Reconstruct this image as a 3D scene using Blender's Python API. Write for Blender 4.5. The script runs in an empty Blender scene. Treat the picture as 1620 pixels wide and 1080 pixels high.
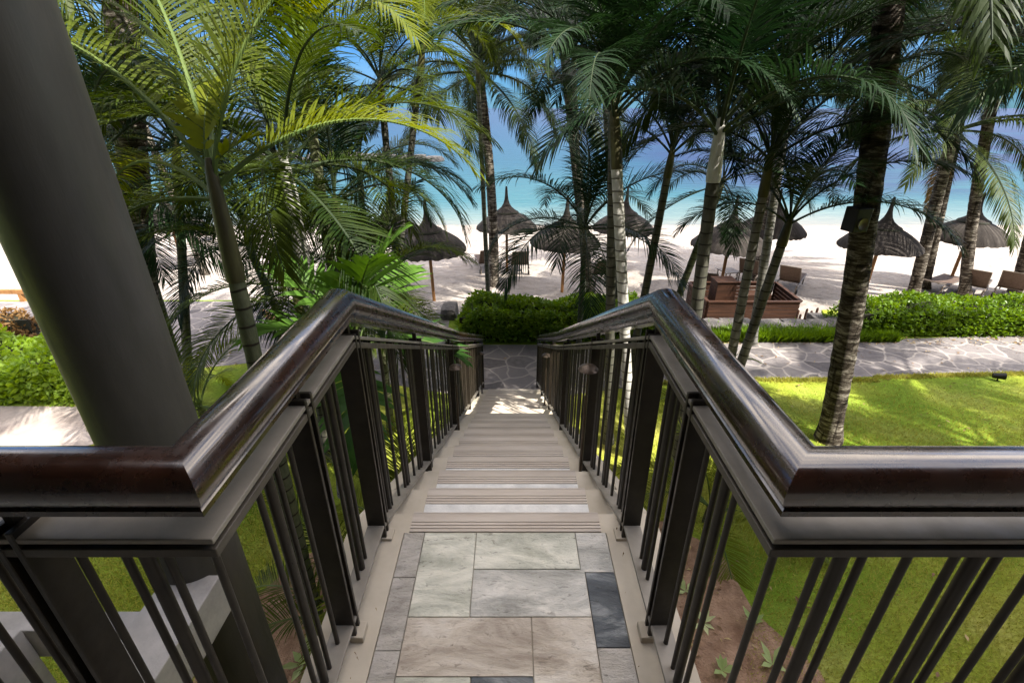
import bpy, math, random
from math import radians as R, sin, cos, pi, sqrt, atan2, tan
from mathutils import Vector as V, Matrix
random.seed(7)
S = bpy.context.scene
C = S.collection
# ------------------------------------------------------------------ camera
F, CX, CY, PITCH = 765.0, 810.0, 540.0, R(25.8)      # 17 mm lens, in pixels of the 1620x1080 photo
cd = bpy.data.cameras.new('camera'); cam = bpy.data.objects.new('camera', cd); C.objects.link(cam)
cd.lens = 17.0; cd.sensor_width = 36.0; cd.clip_start = 0.02; cd.clip_end = 6000
cam.location = (0, 0, 0); cam.rotation_euler = (pi/2 - PITCH, 0, 0); S.camera = cam
# ------------------------------------------------------------------ sky, sun, exposure
SUN_EL = R(50); SUN_DIR = V((0.82*cos(SUN_EL), -0.57*cos(SUN_EL), sin(SUN_EL))).normalized()
W = bpy.data.worlds.new('World'); S.world = W; W.use_nodes = True
wn, wl = W.node_tree.nodes, W.node_tree.links; wn.clear()
sky = wn.new('ShaderNodeTexSky'); sky.sky_type = 'NISHITA'; sky.sun_disc = False
sky.sun_elevation = SUN_EL; sky.sun_rotation = atan2(SUN_DIR.x, SUN_DIR.y)
sky.air_density = 1.0; sky.dust_density = 0.0; sky.ozone_density = 3.0
tc = wn.new('ShaderNodeTexCoord'); mp = wn.new('ShaderNodeMapping'); mp.inputs['Scale'].default_value = (2.2, 2.2, 6.0)
no = wn.new('ShaderNodeTexNoise'); no.inputs['Scale'].default_value = 1.6; no.inputs['Detail'].default_value = 7; no.inputs['Roughness'].default_value = .6
cr = wn.new('ShaderNodeValToRGB'); cr.color_ramp.elements[0].position = .42; cr.color_ramp.elements[1].position = .62
mx = wn.new('ShaderNodeMixRGB'); mx.inputs['Color2'].default_value = (9.5, 9.0, 8.2, 1)
bg = wn.new('ShaderNodeBackground'); bg.inputs['Strength'].default_value = 0.15
wo = wn.new('ShaderNodeOutputWorld')
wl.new(tc.outputs['Generated'], mp.inputs['Vector']); wl.new(mp.outputs[0], no.inputs['Vector']); wl.new(no.outputs['Fac'], cr.inputs[0])
wl.new(cr.outputs[0], mx.inputs['Fac']); tint = wn.new('ShaderNodeMixRGB'); tint.blend_type = 'MULTIPLY'; tint.inputs[0].default_value = 1; tint.inputs[2].default_value = (1,1,1,1)
sxw = wn.new('ShaderNodeSeparateXYZ'); elr = wn.new('ShaderNodeValToRGB'); elr.color_ramp.elements[0].color = (.035,.085,.155,1); e_ = elr.color_ramp.elements.new(.22); e_.color = (.06,.13,.26,1); elr.color_ramp.elements[2].color = (1.08,.98,.90,1); elr.color_ramp.elements[2].position = .52
wl.new(tc.outputs['Generated'], sxw.inputs[0]); wl.new(sxw.outputs['Z'], elr.inputs[0]); wl.new(elr.outputs[0], tint.inputs[2])
wl.new(sky.outputs[0], mx.inputs['Color1']); wl.new(mx.outputs[0], tint.inputs[1]); wl.new(tint.outputs[0], bg.inputs['Color']); wl.new(bg.outputs[0], wo.inputs['Surface'])
sd = bpy.data.lights.new('sun', 'SUN'); sd.energy = 3.2; sd.angle = R(0.5); sd.color = (1.0, .95, .86)
so = bpy.data.objects.new('sun', sd); C.objects.link(so); so.rotation_euler = SUN_DIR.to_track_quat('Z', 'Y').to_euler(); so.location = (20, -14, 24)
S.view_settings.view_transform = 'Standard'; S.view_settings.look = 'None'; S.view_settings.gamma = 1
S.view_settings.exposure = 2.15
S.cycles.max_bounces = 6; S.cycles.diffuse_bounces = 4; S.cycles.glossy_bounces = 3; S.cycles.transmission_bounces = 3
S.cycles.sample_clamp_indirect = 6; S.cycles.use_denoising = True

# ------------------------------------------------------------------ levels and picture-to-place
GZ, FZ = -4.70, -1.60                    # garden level, top of the stairs
def sandz(y): return -5.45 - 0.047*(y - 12.5)
def ray(u, v):
    x = (u-CX)/F; yc = (CY-v)/F
    return V((x, cos(PITCH)+yc*sin(PITCH), -sin(PITCH)+yc*cos(PITCH)))
def onz(u, v, z): d = ray(u, v); return d*(z/d.z)
def ony(u, v, y): d = ray(u, v); return d*(y/d.y)
def onsand(u, v):
    z = -5.6
    for _ in range(12): p = onz(u, v, z); z = sandz(p.y)
    return p

# ------------------------------------------------------------------ mesh and object helpers
class MB:
    def __init__(s): s.v = []; s.f = []; s.m = []
    def add(s, vs, fs, mi=0):
        n = len(s.v); s.v += [tuple(p) for p in vs]; s.f += [tuple(n+i for i in f) for f in fs]; s.m += [mi]*len(fs)
    def box(s, a, b, mi=0, M=None):
        (x0,y0,z0),(x1,y1,z1) = a, b
        vs = [V((x,y,z)) for z in (z0,z1) for y in (y0,y1) for x in (x0,x1)]
        if M is not None: vs = [M@p for p in vs]
        s.add(vs, [(0,2,3,1),(4,5,7,6),(0,1,5,4),(2,6,7,3),(0,4,6,2),(1,3,7,5)], mi)
    def tube(s, pts, rad, n=8, mi=0, cap=True):
        pts = [V(p) for p in pts]
        if not isinstance(rad, (list, tuple)): rad = [rad]*len(pts)
        vs = []; prev = None
        for i, p in enumerate(pts):
            t = (pts[min(i+1,len(pts)-1)] - pts[max(i-1,0)]).normalized()
            if prev is None: a = t.cross(V((0,1,0)) if abs(t.y) < .9 else V((1,0,0))).normalized()
            else: a = (prev - t*prev.dot(t)).normalized()
            prev = a; b = t.cross(a)
            for k in range(n):
                w = 2*pi*k/n; vs.append(p + a*(cos(w)*rad[i]) + b*(sin(w)*rad[i]))
        fs = [(i*n+k, i*n+(k+1)%n, (i+1)*n+(k+1)%n, (i+1)*n+k) for i in range(len(pts)-1) for k in range(n)]
        if cap: fs += [tuple(range(n))[::-1], tuple((len(pts)-1)*n+k for k in range(n))]
        s.add(vs, fs, mi)
    def sweep(s, path, prof, mi=0):
        P = [V(p) for p in path]; T = [(P[i+1]-P[i]).normalized() for i in range(len(P)-1)]
        def frame(t):
            l = t.cross(V((0,0,1))).normalized(); return l, l.cross(t)
        rings = []
        for i, p in enumerate(P):
            a = T[max(i-1,0)]; b = T[min(i,len(T)-1)]; n = (a+b).normalized(); l, u = frame(a); r = []
            for (x, z) in prof:
                q = p + l*x + u*z; r.append(q - a*((q-p).dot(n)/a.dot(n)))
            rings.append(r)
        k = len(prof); vs = [q for r in rings for q in r]
        fs = [(i*k+j, (i+1)*k+j, (i+1)*k+(j+1)%k, i*k+(j+1)%k) for i in range(len(P)-1) for j in range(k)]
        fs += [tuple(range(k)), tuple((len(P)-1)*k+j for j in range(k))[::-1]]
        s.add(vs, fs, mi)
    def lathe(s, prof, n=24, mi=0, c=(0,0,0), jit=None):
        vs = []; c = V(c)
        for i, (r, z) in enumerate(prof):
            for k in range(n):
                a = 2*pi*k/n; rr, zz = (r, z) if jit is None else jit(i, k, r, z)
                vs.append(c + V((rr*cos(a), rr*sin(a), zz)))
        fs = [(i*n+k, i*n+(k+1)%n, (i+1)*n+(k+1)%n, (i+1)*n+k) for i in range(len(prof)-1) for k in range(n)]
        s.add(vs, fs, mi)
    def mesh(s, name, mats, smooth=None):
        me = bpy.data.meshes.new(name); me.from_pydata(s.v, [], s.f)
        for m in (mats if isinstance(mats, (list, tuple)) else [mats]): me.materials.append(m)
        me.polygons.foreach_set('material_index', s.m)
        if smooth is not None:
            me.polygons.foreach_set('use_smooth', [True]*len(s.f)); me.set_sharp_from_angle(angle=R(smooth))
        me.update(); return me
    def build(s, name, mats, parent=None, smooth=None, bevel=0, **kw):
        o = link(name, s.mesh(name, mats, smooth), parent)
        if bevel:
            b = o.modifiers.new('bevel', 'BEVEL'); b.width = bevel; b.segments = 2; b.limit_method = 'ANGLE'
        tag(o, **kw); return o
def link(name, data, parent=None):
    o = bpy.data.objects.new(name, data); C.objects.link(o)
    if parent is not None: o.parent = parent
    return o
def tag(o, label=None, cat=None, group=None, kind=None):
    if label: o['label'] = label
    if cat: o['category'] = cat
    if group: o['group'] = group
    if kind: o['kind'] = kind
    return o
def empty(name, loc, rz=0, **kw):
    o = link(name, None); o.location = loc; o.rotation_euler = (0,0,rz); o.empty_display_size = .2; tag(o, **kw); return o
def copy_tree(o, parent=None):
    c = o.copy(); C.objects.link(c)
    if parent is not None: c.parent = parent
    for ch in list(o.children): copy_tree(ch, c)
    return c

# ------------------------------------------------------------------ materials
def mat(name, build):
    m = bpy.data.materials.new(name); m.use_nodes = True; nt = m.node_tree; nt.nodes.clear()
    out = nt.nodes.new('ShaderNodeOutputMaterial'); N = lambda t, **k: _n(nt, t, **k)
    sh = build(N, nt.links.new); nt.links.new(sh, out.inputs['Surface']); return m
def _n(nt, t, **k):
    n = nt.nodes.new('ShaderNode'+t)
    for a, b in k.items():
        if a.startswith('i_'): n.inputs[a[2:].replace('_', ' ')].default_value = b
        else: setattr(n, a, b)
    return n
def c4(c): return (c[0], c[1], c[2], 1)
def ramp(N, stops, interp='LINEAR'):
    r = N('ValToRGB'); e = r.color_ramp.elements; r.color_ramp.interpolation = interp
    while len(e) < len(stops): e.new(.5)
    for i, (p, c) in enumerate(stops): e[i].position = p; e[i].color = c4(c)
    return r
def noisy(name, c1, c2, scale=5, rough=.7, bump=.2, bscale=None, obj=True, stretch=(1,1,1), spec=.3, coat=0, detail=6, metal=0, dist=.01):
    def b(N, L):
        t = N('TexCoord'); m = N('Mapping'); m.inputs['Scale'].default_value = stretch
        if obj: L(t.outputs['Object'], m.inputs[0])
        else:
            g = N('NewGeometry'); L(g.outputs['Position'], m.inputs[0])
        n = N('TexNoise', i_Scale=scale, i_Detail=detail, i_Roughness=.62); L(m.outputs[0], n.inputs['Vector'])
        r = ramp(N, [(.32, c1), (.68, c2)]); L(n.outputs['Fac'], r.inputs[0])
        p = N('BsdfPrincipled', i_Roughness=rough, i_Metallic=metal); p.inputs['Specular IOR Level'].default_value = spec
        p.inputs['Coat Weight'].default_value = coat; p.inputs['Coat Roughness'].default_value = .12
        L(r.outputs[0], p.inputs['Base Color'])
        nr = N('TexNoise', i_Scale=scale*1.7, i_Detail=7, i_Roughness=.7); L(m.outputs[0], nr.inputs['Vector'])
        rm = N('MapRange'); rm.inputs['From Min'].default_value = .3; rm.inputs['From Max'].default_value = .7; rm.inputs['To Min'].default_value = rough*.7; rm.inputs['To Max'].default_value = min(1, rough*1.45); L(nr.outputs['Fac'], rm.inputs['Value']); L(rm.outputs[0], p.inputs['Roughness'])
        if coat:
            rc = N('MapRange'); rc.inputs['From Min'].default_value = .35; rc.inputs['From Max'].default_value = .7; rc.inputs['To Min'].default_value = .05; rc.inputs['To Max'].default_value = .20; L(nr.outputs['Fac'], rc.inputs['Value']); L(rc.outputs[0], p.inputs['Coat Roughness'])
        if bump:
            n2 = N('TexNoise', i_Scale=bscale or scale*4, i_Detail=5); L(m.outputs[0], n2.inputs['Vector'])
            bm = N('Bump', i_Strength=bump, i_Distance=dist); L(n2.outputs['Fac'], bm.inputs['Height']); L(bm.outputs[0], p.inputs['Normal'])
        return p.outputs[0]
    return mat(name, b)
def leafmat(name, ca, cb, trans=.35, tcol=None, rough=.5):
    def b(N, L):
        oi = N('ObjectInfo'); t = N('TexCoord'); n = N('TexNoise', i_Scale=3.0, i_Detail=3); L(t.outputs['Object'], n.inputs['Vector'])
        ad = N('Math', operation='ADD'); L(oi.outputs['Random'], ad.inputs[0]); L(n.outputs['Fac'], ad.inputs[1])
        mu = N('Math', operation='MULTIPLY'); mu.inputs[1].default_value = .6; L(ad.outputs[0], mu.inputs[0])
        r = ramp(N, [(.2, ca), (.85, cb)]); L(mu.outputs[0], r.inputs[0])
        p = N('BsdfPrincipled', i_Roughness=rough); p.inputs['Specular IOR Level'].default_value = .16; L(r.outputs[0], p.inputs['Base Color'])
        tr = N('BsdfTranslucent'); hs = N('HueSaturation', i_Hue=.485, i_Saturation=1.15, i_Value=1.7); L(r.outputs[0], hs.inputs['Color']); L(hs.outputs[0], tr.inputs['Color'])
        mxs = N('MixShader'); mxs.inputs[0].default_value = trans; L(p.outputs[0], mxs.inputs[1]); L(tr.outputs[0], mxs.inputs[2])
        return mxs.outputs[0]
    return mat(name, b)
M = {}
M['wood_rail'] = noisy('varnished_dark_wood', (.010,.0035,.002), (.036,.0135,.0075), 7, .26, .05, 60, stretch=(1,1,1), spec=.6, coat=1.0)
M['iron'] = noisy('dark_bronze_paint', (.015,.0115,.0075), (.030,.023,.0155), 14, .38, .12, 160, spec=.35, dist=.001)
M['iron_top'] = noisy('grey_bronze_paint', (.17,.15,.118), (.25,.222,.18), 7, .42, .1, 150, spec=.5, dist=.001)
M['iron_mid'] = noisy('brown_bronze_paint', (.055,.046,.034), (.085,.072,.055), 9, .42, .1, 150, spec=.4, dist=.001)
M['concrete'] = noisy('smooth_warm_concrete', (.41,.355,.27), (.55,.485,.38), 3.2, .62, .12, 90, spec=.35, dist=.002)
M['nosing'] = noisy('ribbed_nosing', (.42,.36,.295), (.53,.465,.39), 6, .6, .25, 60, stretch=(.4,3,3), dist=.003)
M['groove'] = noisy('dark_groove', (.13,.105,.085), (.20,.165,.135), 12, .9, 0)  # darker bed between the nosing ribs
M['strip'] = noisy('white_quartzite_strip', (.52,.51,.48), (.72,.70,.65), 9, .5, .5, 50, dist=.004)
def slate(name, a, b, c, scale=4, rot=.6, sp=.5):
    def bl(N, L):
        g = N('TexCoord'); m = N('Mapping'); m.inputs['Rotation'].default_value = (0,0,rot); m.inputs['Scale'].default_value = (1,2.4,1); L(g.outputs['Object'], m.inputs[0])
        n = N('TexNoise', i_Scale=scale, i_Detail=9, i_Roughness=.66, i_Distortion=.7); L(m.outputs[0], n.inputs['Vector'])
        r = ramp(N, [(.36, a), (.50, b), (.62, c)]); L(n.outputs['Fac'], r.inputs[0])
        n2 = N('TexNoise', i_Scale=scale*7, i_Detail=8, i_Roughness=.7, i_Distortion=.6); L(m.outputs[0], n2.inputs['Vector'])
        r2 = ramp(N, [(.33, (.35,.33,.3)), (.42, (1,1,1))]); L(n2.outputs['Fac'], r2.inputs[0])
        mm = N('MixRGB', blend_type='MULTIPLY'); mm.inputs[0].default_value = .8; L(r.outputs[0], mm.inputs[1]); L(r2.outputs[0], mm.inputs[2])
        p = N('BsdfPrincipled', i_Roughness=.42); p.inputs['Specular IOR Level'].default_value = sp; L(mm.outputs[0], p.inputs['Base Color'])
        ad = N('Math', operation='ADD'); L(n.outputs['Fac'], ad.inputs[0]); L(n2.outputs['Fac'], ad.inputs[1])
        bm = N('Bump', i_Strength=.75, i_Distance=.012); L(ad.outputs[0], bm.inputs['Height']); L(bm.outputs[0], p.inputs['Normal']); return p.outputs[0]
    return mat(name, bl)
M['sl_pale'] = slate('pale_green_quartzite', (.33,.33,.255), (.54,.53,.43), (.74,.71,.59), 3.2, .5)
M['sl_grey'] = slate('silver_grey_slate', (.30,.29,.25), (.51,.49,.43), (.70,.66,.58), 3.5, .9)
M['sl_beige'] = slate('beige_slate', (.33,.27,.205), (.55,.48,.385), (.66,.60,.51), 3, .15)
M['sl_dark'] = slate('dark_slate', (.045,.05,.055), (.09,.10,.105), (.30,.31,.30), 3.0, .8)
M['sl_spot'] = slate('speckled_grey_slate', (.32,.285,.24), (.47,.43,.365), (.56,.515,.45), 7, 0)
M['column'] = noisy('grey_painted_column', (.055,.051,.042), (.095,.088,.074), 2.0, .5, .25, 45, spec=.3, dist=.002, stretch=(2.2,2.2,.5), detail=9)
M['beam'] = noisy('weathered_concrete_beam', (.33,.31,.29), (.52,.49,.46), 5, .7, .2, 60)
M['wall'] = noisy('dark_blocking_wall', (.075,.055,.04), (.11,.085,.065), 3, .8, .1)  # unseen wall, kept dark so handrail and column reflect little light
M['soffit'] = noisy('dark_shading_soffit', (.02,.014,.01), (.035,.025,.018), 5, .7, .1)  # unseen soffit, kept dark to dim column top and handrail
M['roof'] = noisy('pale_soffit', (.55,.53,.50), (.65,.63,.60), 5, .6, .1)
def lawnb(N, L):
    g = N('NewGeometry'); n = N('TexNoise', i_Scale=.9, i_Detail=8, i_Roughness=.65); L(g.outputs['Position'], n.inputs['Vector'])
    r = ramp(N, [(.30, (.19,.25,.025)), (.50, (.34,.38,.05)), (.72, (.48,.45,.14))]); L(n.outputs['Fac'], r.inputs[0])
    nb = N('TexNoise', i_Scale=.33, i_Detail=4, i_Roughness=.6); L(g.outputs['Position'], nb.inputs['Vector']); rb = ramp(N, [(.42, (0,0,0)), (.62, (.75,.75,.75))]); L(nb.outputs['Fac'], rb.inputs[0])
    gm = N('MixRGB'); gm.inputs[2].default_value = (.15,.27,.02,1); L(rb.outputs[0], gm.inputs[0]); L(r.outputs[0], gm.inputs[1])
    n2 = N('TexNoise', i_Scale=28, i_Detail=6, i_Roughness=.75); L(g.outputs['Position'], n2.inputs['Vector'])
    r2 = ramp(N, [(.3, (.55,.5,.42)), (.6, (1.05,1.05,1))]); L(n2.outputs['Fac'], r2.inputs[0])
    mm = N('MixRGB', blend_type='MULTIPLY'); mm.inputs[0].default_value = .9; L(gm.outputs[0], mm.inputs[1]); L(r2.outputs[0], mm.inputs[2])
    p = N('BsdfPrincipled', i_Roughness=.9); p.inputs['Specular IOR Level'].default_value = .1; L(mm.outputs[0], p.inputs['Base Color'])
    bm = N('Bump', i_Strength=.8, i_Distance=.04); L(n2.outputs['Fac'], bm.inputs['Height']); L(bm.outputs[0], p.inputs['Normal']); return p.outputs[0]
M['lawn'] = mat('lawn', lawnb)
M['soil'] = noisy('red_brown_soil', (.20,.115,.07), (.42,.27,.175), 6, .95, .9, 40, obj=False, spec=.1, dist=.03)
def sandb(N, L):
    g = N('NewGeometry'); n = N('TexNoise', i_Scale=.35, i_Detail=6); L(g.outputs['Position'], n.inputs['Vector'])
    r = ramp(N, [(.35, (.29,.255,.225)), (.65, (.36,.32,.285))]); L(n.outputs['Fac'], r.inputs[0])
    sx = N('SeparateXYZ'); L(g.outputs['Position'], sx.inputs[0])
    mr = N('MapRange'); mr.inputs['From Min'].default_value = -6.05; mr.inputs['From Max'].default_value = -6.22; L(sx.outputs['Z'], mr.inputs['Value'])
    wet = N('MixRGB'); wet.inputs[2].default_value = (.23,.20,.175,1); L(mr.outputs[0], wet.inputs[0]); L(r.outputs[0], wet.inputs[1])
    n4 = N('TexNoise', i_Scale=1.6, i_Detail=8, i_Roughness=.75); L(g.outputs['Position'], n4.inputs['Vector']); r4 = ramp(N, [(.36, (.72,.69,.67)), (.52, (1,1,1))]); L(n4.outputs['Fac'], r4.inputs[0])
    m4 = N('MixRGB', blend_type='MULTIPLY'); m4.inputs[0].default_value = 1; L(wet.outputs[0], m4.inputs[1]); L(r4.outputs[0], m4.inputs[2])
    p = N('BsdfPrincipled', i_Roughness=.9); p.inputs['Specular IOR Level'].default_value = .15; L(m4.outputs[0], p.inputs['Base Color'])
    n2 = N('TexNoise', i_Scale=2.6, i_Detail=6, i_Roughness=.6); L(g.outputs['Position'], n2.inputs['Vector'])
    bm = N('Bump', i_Strength=.9, i_Distance=.16); L(n2.outputs['Fac'], bm.inputs['Height']); L(bm.outputs[0], p.inputs['Normal']); return p.outputs[0]
M['sand'] = mat('coral_sand', sandb)
def flagb(N, L):
    g = N('NewGeometry'); n0 = N('TexNoise', i_Scale=1.3, i_Detail=3); L(g.outputs['Position'], n0.inputs['Vector'])
    mxv = N('MixRGB', blend_type='LINEAR_LIGHT'); mxv.inputs[0].default_value = .18; L(g.outputs['Position'], mxv.inputs[1]); L(n0.outputs['Color'], mxv.inputs[2])
    mp = N('Mapping'); mp.inputs['Scale'].default_value = (1,1,0); L(mxv.outputs[0], mp.inputs[0])
    ve = N('TexVoronoi', feature='DISTANCE_TO_EDGE', i_Scale=2.1); L(mp.outputs[0], ve.inputs['Vector'])
    vc = N('TexVoronoi', feature='F1', i_Scale=2.1); L(mp.outputs[0], vc.inputs['Vector'])
    n1 = N('TexNoise', i_Scale=9, i_Detail=7, i_Roughness=.7); L(g.outputs['Position'], n1.inputs['Vector'])
    bw = N('RGBToBW'); L(vc.outputs['Color'], bw.inputs[0])
    ad = N('Math', operation='ADD'); L(bw.outputs[0], ad.inputs[0]); L(n1.outputs['Fac'], ad.inputs[1])
    r = ramp(N, [(.5, (.085,.075,.075)), (1.0, (.19,.17,.165))]); L(ad.outputs[0], r.inputs[0])
    e = ramp(N, [(.020, (1,1,1)), (.050, (0,0,0))]); L(ve.outputs['Distance'], e.inputs[0])
    mm = N('MixRGB'); mm.inputs[2].default_value = (.31,.275,.25,1); L(e.outputs[0], mm.inputs[0]); L(r.outputs[0], mm.inputs[1])
    p = N('BsdfPrincipled', i_Roughness=.75); p.inputs['Specular IOR Level'].default_value = .25; L(mm.outputs[0], p.inputs['Base Color'])
    bm = N('Bump', i_Strength=.5, i_Distance=.02); L(n1.outputs['Fac'], bm.inputs['Height']); L(bm.outputs[0], p.inputs['Normal']); return p.outputs[0]
M['flag'] = mat('flagstones', flagb)
def seab(N, L):
    g = N('NewGeometry'); sx = N('SeparateXYZ'); L(g.outputs['Position'], sx.inputs[0])
    n0 = N('TexNoise', i_Scale=.05, i_Detail=4); L(g.outputs['Position'], n0.inputs['Vector'])
    ma = N('Math', operation='MULTIPLY_ADD'); ma.inputs[1].default_value = 16; L(n0.outputs['Fac'], ma.inputs[0]); L(sx.outputs['Y'], ma.inputs[2])
    mr = N('MapRange'); mr.inputs['From Min'].default_value = 34; mr.inputs['From Max'].default_value = 250; L(ma.outputs[0], mr.inputs['Value'])
    r = ramp(N, [(.0, (.17,.16,.135)), (.02, (.10,.14,.125)), (.055, (.022,.082,.088)), (.16, (.006,.046,.066)), (.42, (.004,.032,.062)), (1.0, (.003,.022,.052))]); L(mr.outputs[0], r.inputs[0])
    mp = N('Mapping'); mp.inputs['Scale'].default_value = (.022,.075,1); L(g.outputs['Position'], mp.inputs[0])
    n1 = N('TexNoise', i_Scale=1.0, i_Detail=6, i_Roughness=.6, i_Distortion=.8); L(mp.outputs[0], n1.inputs['Vector'])
    xr = N('MapRange'); xr.inputs['From Min'].default_value = 9; xr.inputs['From Max'].default_value = 24; L(sx.outputs['X'], xr.inputs['Value'])
    yr = N('MapRange'); yr.inputs['From Min'].default_value = 36; yr.inputs['From Max'].default_value = 46; L(sx.outputs['Y'], yr.inputs['Value'])
    rr = ramp(N, [(.36, (0,0,0)), (.52, (1,1,1))]); L(n1.outputs['Fac'], rr.inputs[0])
    m1 = N('Math', operation='MULTIPLY'); L(xr.outputs[0], m1.inputs[0]); L(rr.outputs[0], m1.inputs[1])
    m2 = N('Math', operation='MULTIPLY'); L(m1.outputs[0], m2.inputs[0]); L(yr.outputs[0], m2.inputs[1])
    reef = N('MixRGB'); reef.inputs[2].default_value = (.006,.013,.045,1); L(m2.outputs[0], reef.inputs[0]); L(r.outputs[0], reef.inputs[1])
    p = N('BsdfPrincipled', i_Roughness=.3); p.inputs['Specular IOR Level'].default_value = .12; L(reef.outputs[0], p.inputs['Base Color'])
    n2 = N('TexNoise', i_Scale=1.1, i_Detail=5); mp2 = N('Mapping'); mp2.inputs['Scale'].default_value = (.5,1.3,1); L(g.outputs['Position'], mp2.inputs[0]); L(mp2.outputs[0], n2.inputs['Vector'])
    bm = N('Bump', i_Strength=.35, i_Distance=.25); L(n2.outputs['Fac'], bm.inputs['Height']); L(bm.outputs[0], p.inputs['Normal']); return p.outputs[0]
M['sea'] = mat('lagoon_water', seab)
M['rock'] = noisy('dark_basalt', (.035,.032,.032), (.15,.135,.125), 3, .85, .8, 12, dist=.06)
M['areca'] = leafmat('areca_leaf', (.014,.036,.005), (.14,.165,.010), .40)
M['areca_mid'] = leafmat('areca_leaf_half_shade', (.006,.020,.005), (.065,.090,.009), .34)  # same areca leaf, darkened to stand in for shade among left crowns
M['areca_dark'] = leafmat('areca_leaf_shade', (.004,.014,.006), (.015,.038,.010), .20)  # same areca leaf, darkest copy, shade put into the colour
M['coco'] = leafmat('coconut_leaf', (.008,.020,.006), (.042,.062,.010), .28)
M['coco_dry'] = leafmat('dry_frond', (.16,.09,.035), (.30,.19,.07), .2)
M['broad'] = leafmat('broad_young_leaf', (.025,.07,.014), (.10,.20,.03), .35, rough=.45)
M['rachis'] = noisy('leaf_stalk', (.05,.09,.02), (.10,.14,.03), 4, .6, 0)
M['rachis_dark'] = noisy('dark_leaf_stalk', (.015,.028,.010), (.03,.045,.015), 4, .6, 0)
M['shaft'] = noisy('crownshaft', (.035,.03,.015), (.10,.095,.035), 2.5, .45, .1, 20, stretch=(3,3,.6))
M['shaft_pale'] = noisy('pale_crownshaft', (.34,.33,.29), (.55,.54,.50), 3, .5, .1, 20, stretch=(3,3,.6))
M['husk'] = noisy('brown_sheath', (.06,.025,.015), (.16,.075,.04), 5, .8, .4, 30, stretch=(4,4,.7))
def ringed(name, a, b, ringc, per=.13):
    def bl(N, L):
        t = N('TexCoord'); sx = N('SeparateXYZ'); L(t.outputs['Object'], sx.inputs[0])
        n0 = N('TexNoise', i_Scale=2.2, i_Detail=2); L(t.outputs['Object'], n0.inputs['Vector'])
        ma = N('Math', operation='MULTIPLY_ADD'); ma.inputs[1].default_value = .10; L(n0.outputs['Fac'], ma.inputs[0]); L(sx.outputs['Z'], ma.inputs[2])
        dv = N('Math', operation='DIVIDE'); dv.inputs[1].default_value = per; L(ma.outputs[0], dv.inputs[0])
        fr = N('Math', operation='FRACT'); L(dv.outputs[0], fr.inputs[0])
        rg = ramp(N, [(.0, (0,0,0)), (.86, (0,0,0)), (.9, (1,1,1)), (1.0, (1,1,1))]); L(fr.outputs[0], rg.inputs[0])
        mp = N('Mapping'); mp.inputs['Scale'].default_value = (2,2,.7); L(t.outputs['Object'], mp.inputs[0])
        n = N('TexNoise', i_Scale=6, i_Detail=8, i_Roughness=.7); L(mp.outputs[0], n.inputs['Vector'])
        r = ramp(N, [(.34, a), (.64, b)]); L(n.outputs['Fac'], r.inputs[0])
        mm = N('MixRGB'); mm.inputs[2].default_value = c4(ringc); L(rg.outputs[0], mm.inputs[0]); L(r.outputs[0], mm.inputs[1])
        p = N('BsdfPrincipled', i_Roughness=.75); p.inputs['Specular IOR Level'].default_value = .2; L(mm.outputs[0], p.inputs['Base Color'])
        ad = N('Math', operation='ADD'); L(rg.outputs[0], ad.inputs[0]); L(n.outputs['Fac'], ad.inputs[1])
        bm = N('Bump', i_Strength=.5, i_Distance=.012); L(ad.outputs[0], bm.inputs['Height']); L(bm.outputs[0], p.inputs['Normal']); return p.outputs[0]
    return mat(name, bl)
M['tr_green'] = ringed('green_ringed_stem', (.055,.065,.03), (.14,.145,.08), (.03,.024,.015))
M['tr_grey'] = ringed('grey_ringed_stem', (.075,.07,.06), (.19,.18,.16), (.025,.022,.018))
M['tr_pale'] = ringed('pale_ringed_stem', (.34,.33,.29), (.55,.53,.49), (.12,.11,.09))
M['tr_dark'] = ringed('dark_ringed_stem', (.045,.045,.035), (.11,.105,.08), (.02,.018,.015))
def barkb(N, L):
    t = N('TexCoord'); mp = N('Mapping'); mp.inputs['Scale'].default_value = (2.0,2.0,9.0); L(t.outputs['Object'], mp.inputs[0])
    n = N('TexNoise', i_Scale=2.0, i_Detail=9, i_Roughness=.72, i_Distortion=.5); L(mp.outputs[0], n.inputs['Vector'])
    r = ramp(N, [(.38, (.016,.012,.009)), (.50, (.065,.052,.040)), (.62, (.28,.25,.205))]); L(n.outputs['Fac'], r.inputs[0])
    mp2 = N('Mapping'); mp2.inputs['Scale'].default_value = (6,6,.5); L(t.outputs['Object'], mp2.inputs[0])
    n3 = N('TexNoise', i_Scale=2.4, i_Detail=3); L(mp2.outputs[0], n3.inputs['Vector'])
    r3 = ramp(N, [(.36, (.12,.10,.09)), (.42, (1,1,1))]); L(n3.outputs['Fac'], r3.inputs[0])
    mm = N('MixRGB', blend_type='MULTIPLY'); mm.inputs[0].default_value = .75; L(r.outputs[0], mm.inputs[1]); L(r3.outputs[0], mm.inputs[2])
    p = N('BsdfPrincipled', i_Roughness=.9); p.inputs['Specular IOR Level'].default_value = .1; L(mm.outputs[0], p.inputs['Base Color'])
    bm = N('Bump', i_Strength=1.0, i_Distance=.04); L(n.outputs['Fac'], bm.inputs['Height']); L(bm.outputs[0], p.inputs['Normal']); return p.outputs[0]
M['bark'] = mat('coconut_bark', barkb)
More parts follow.
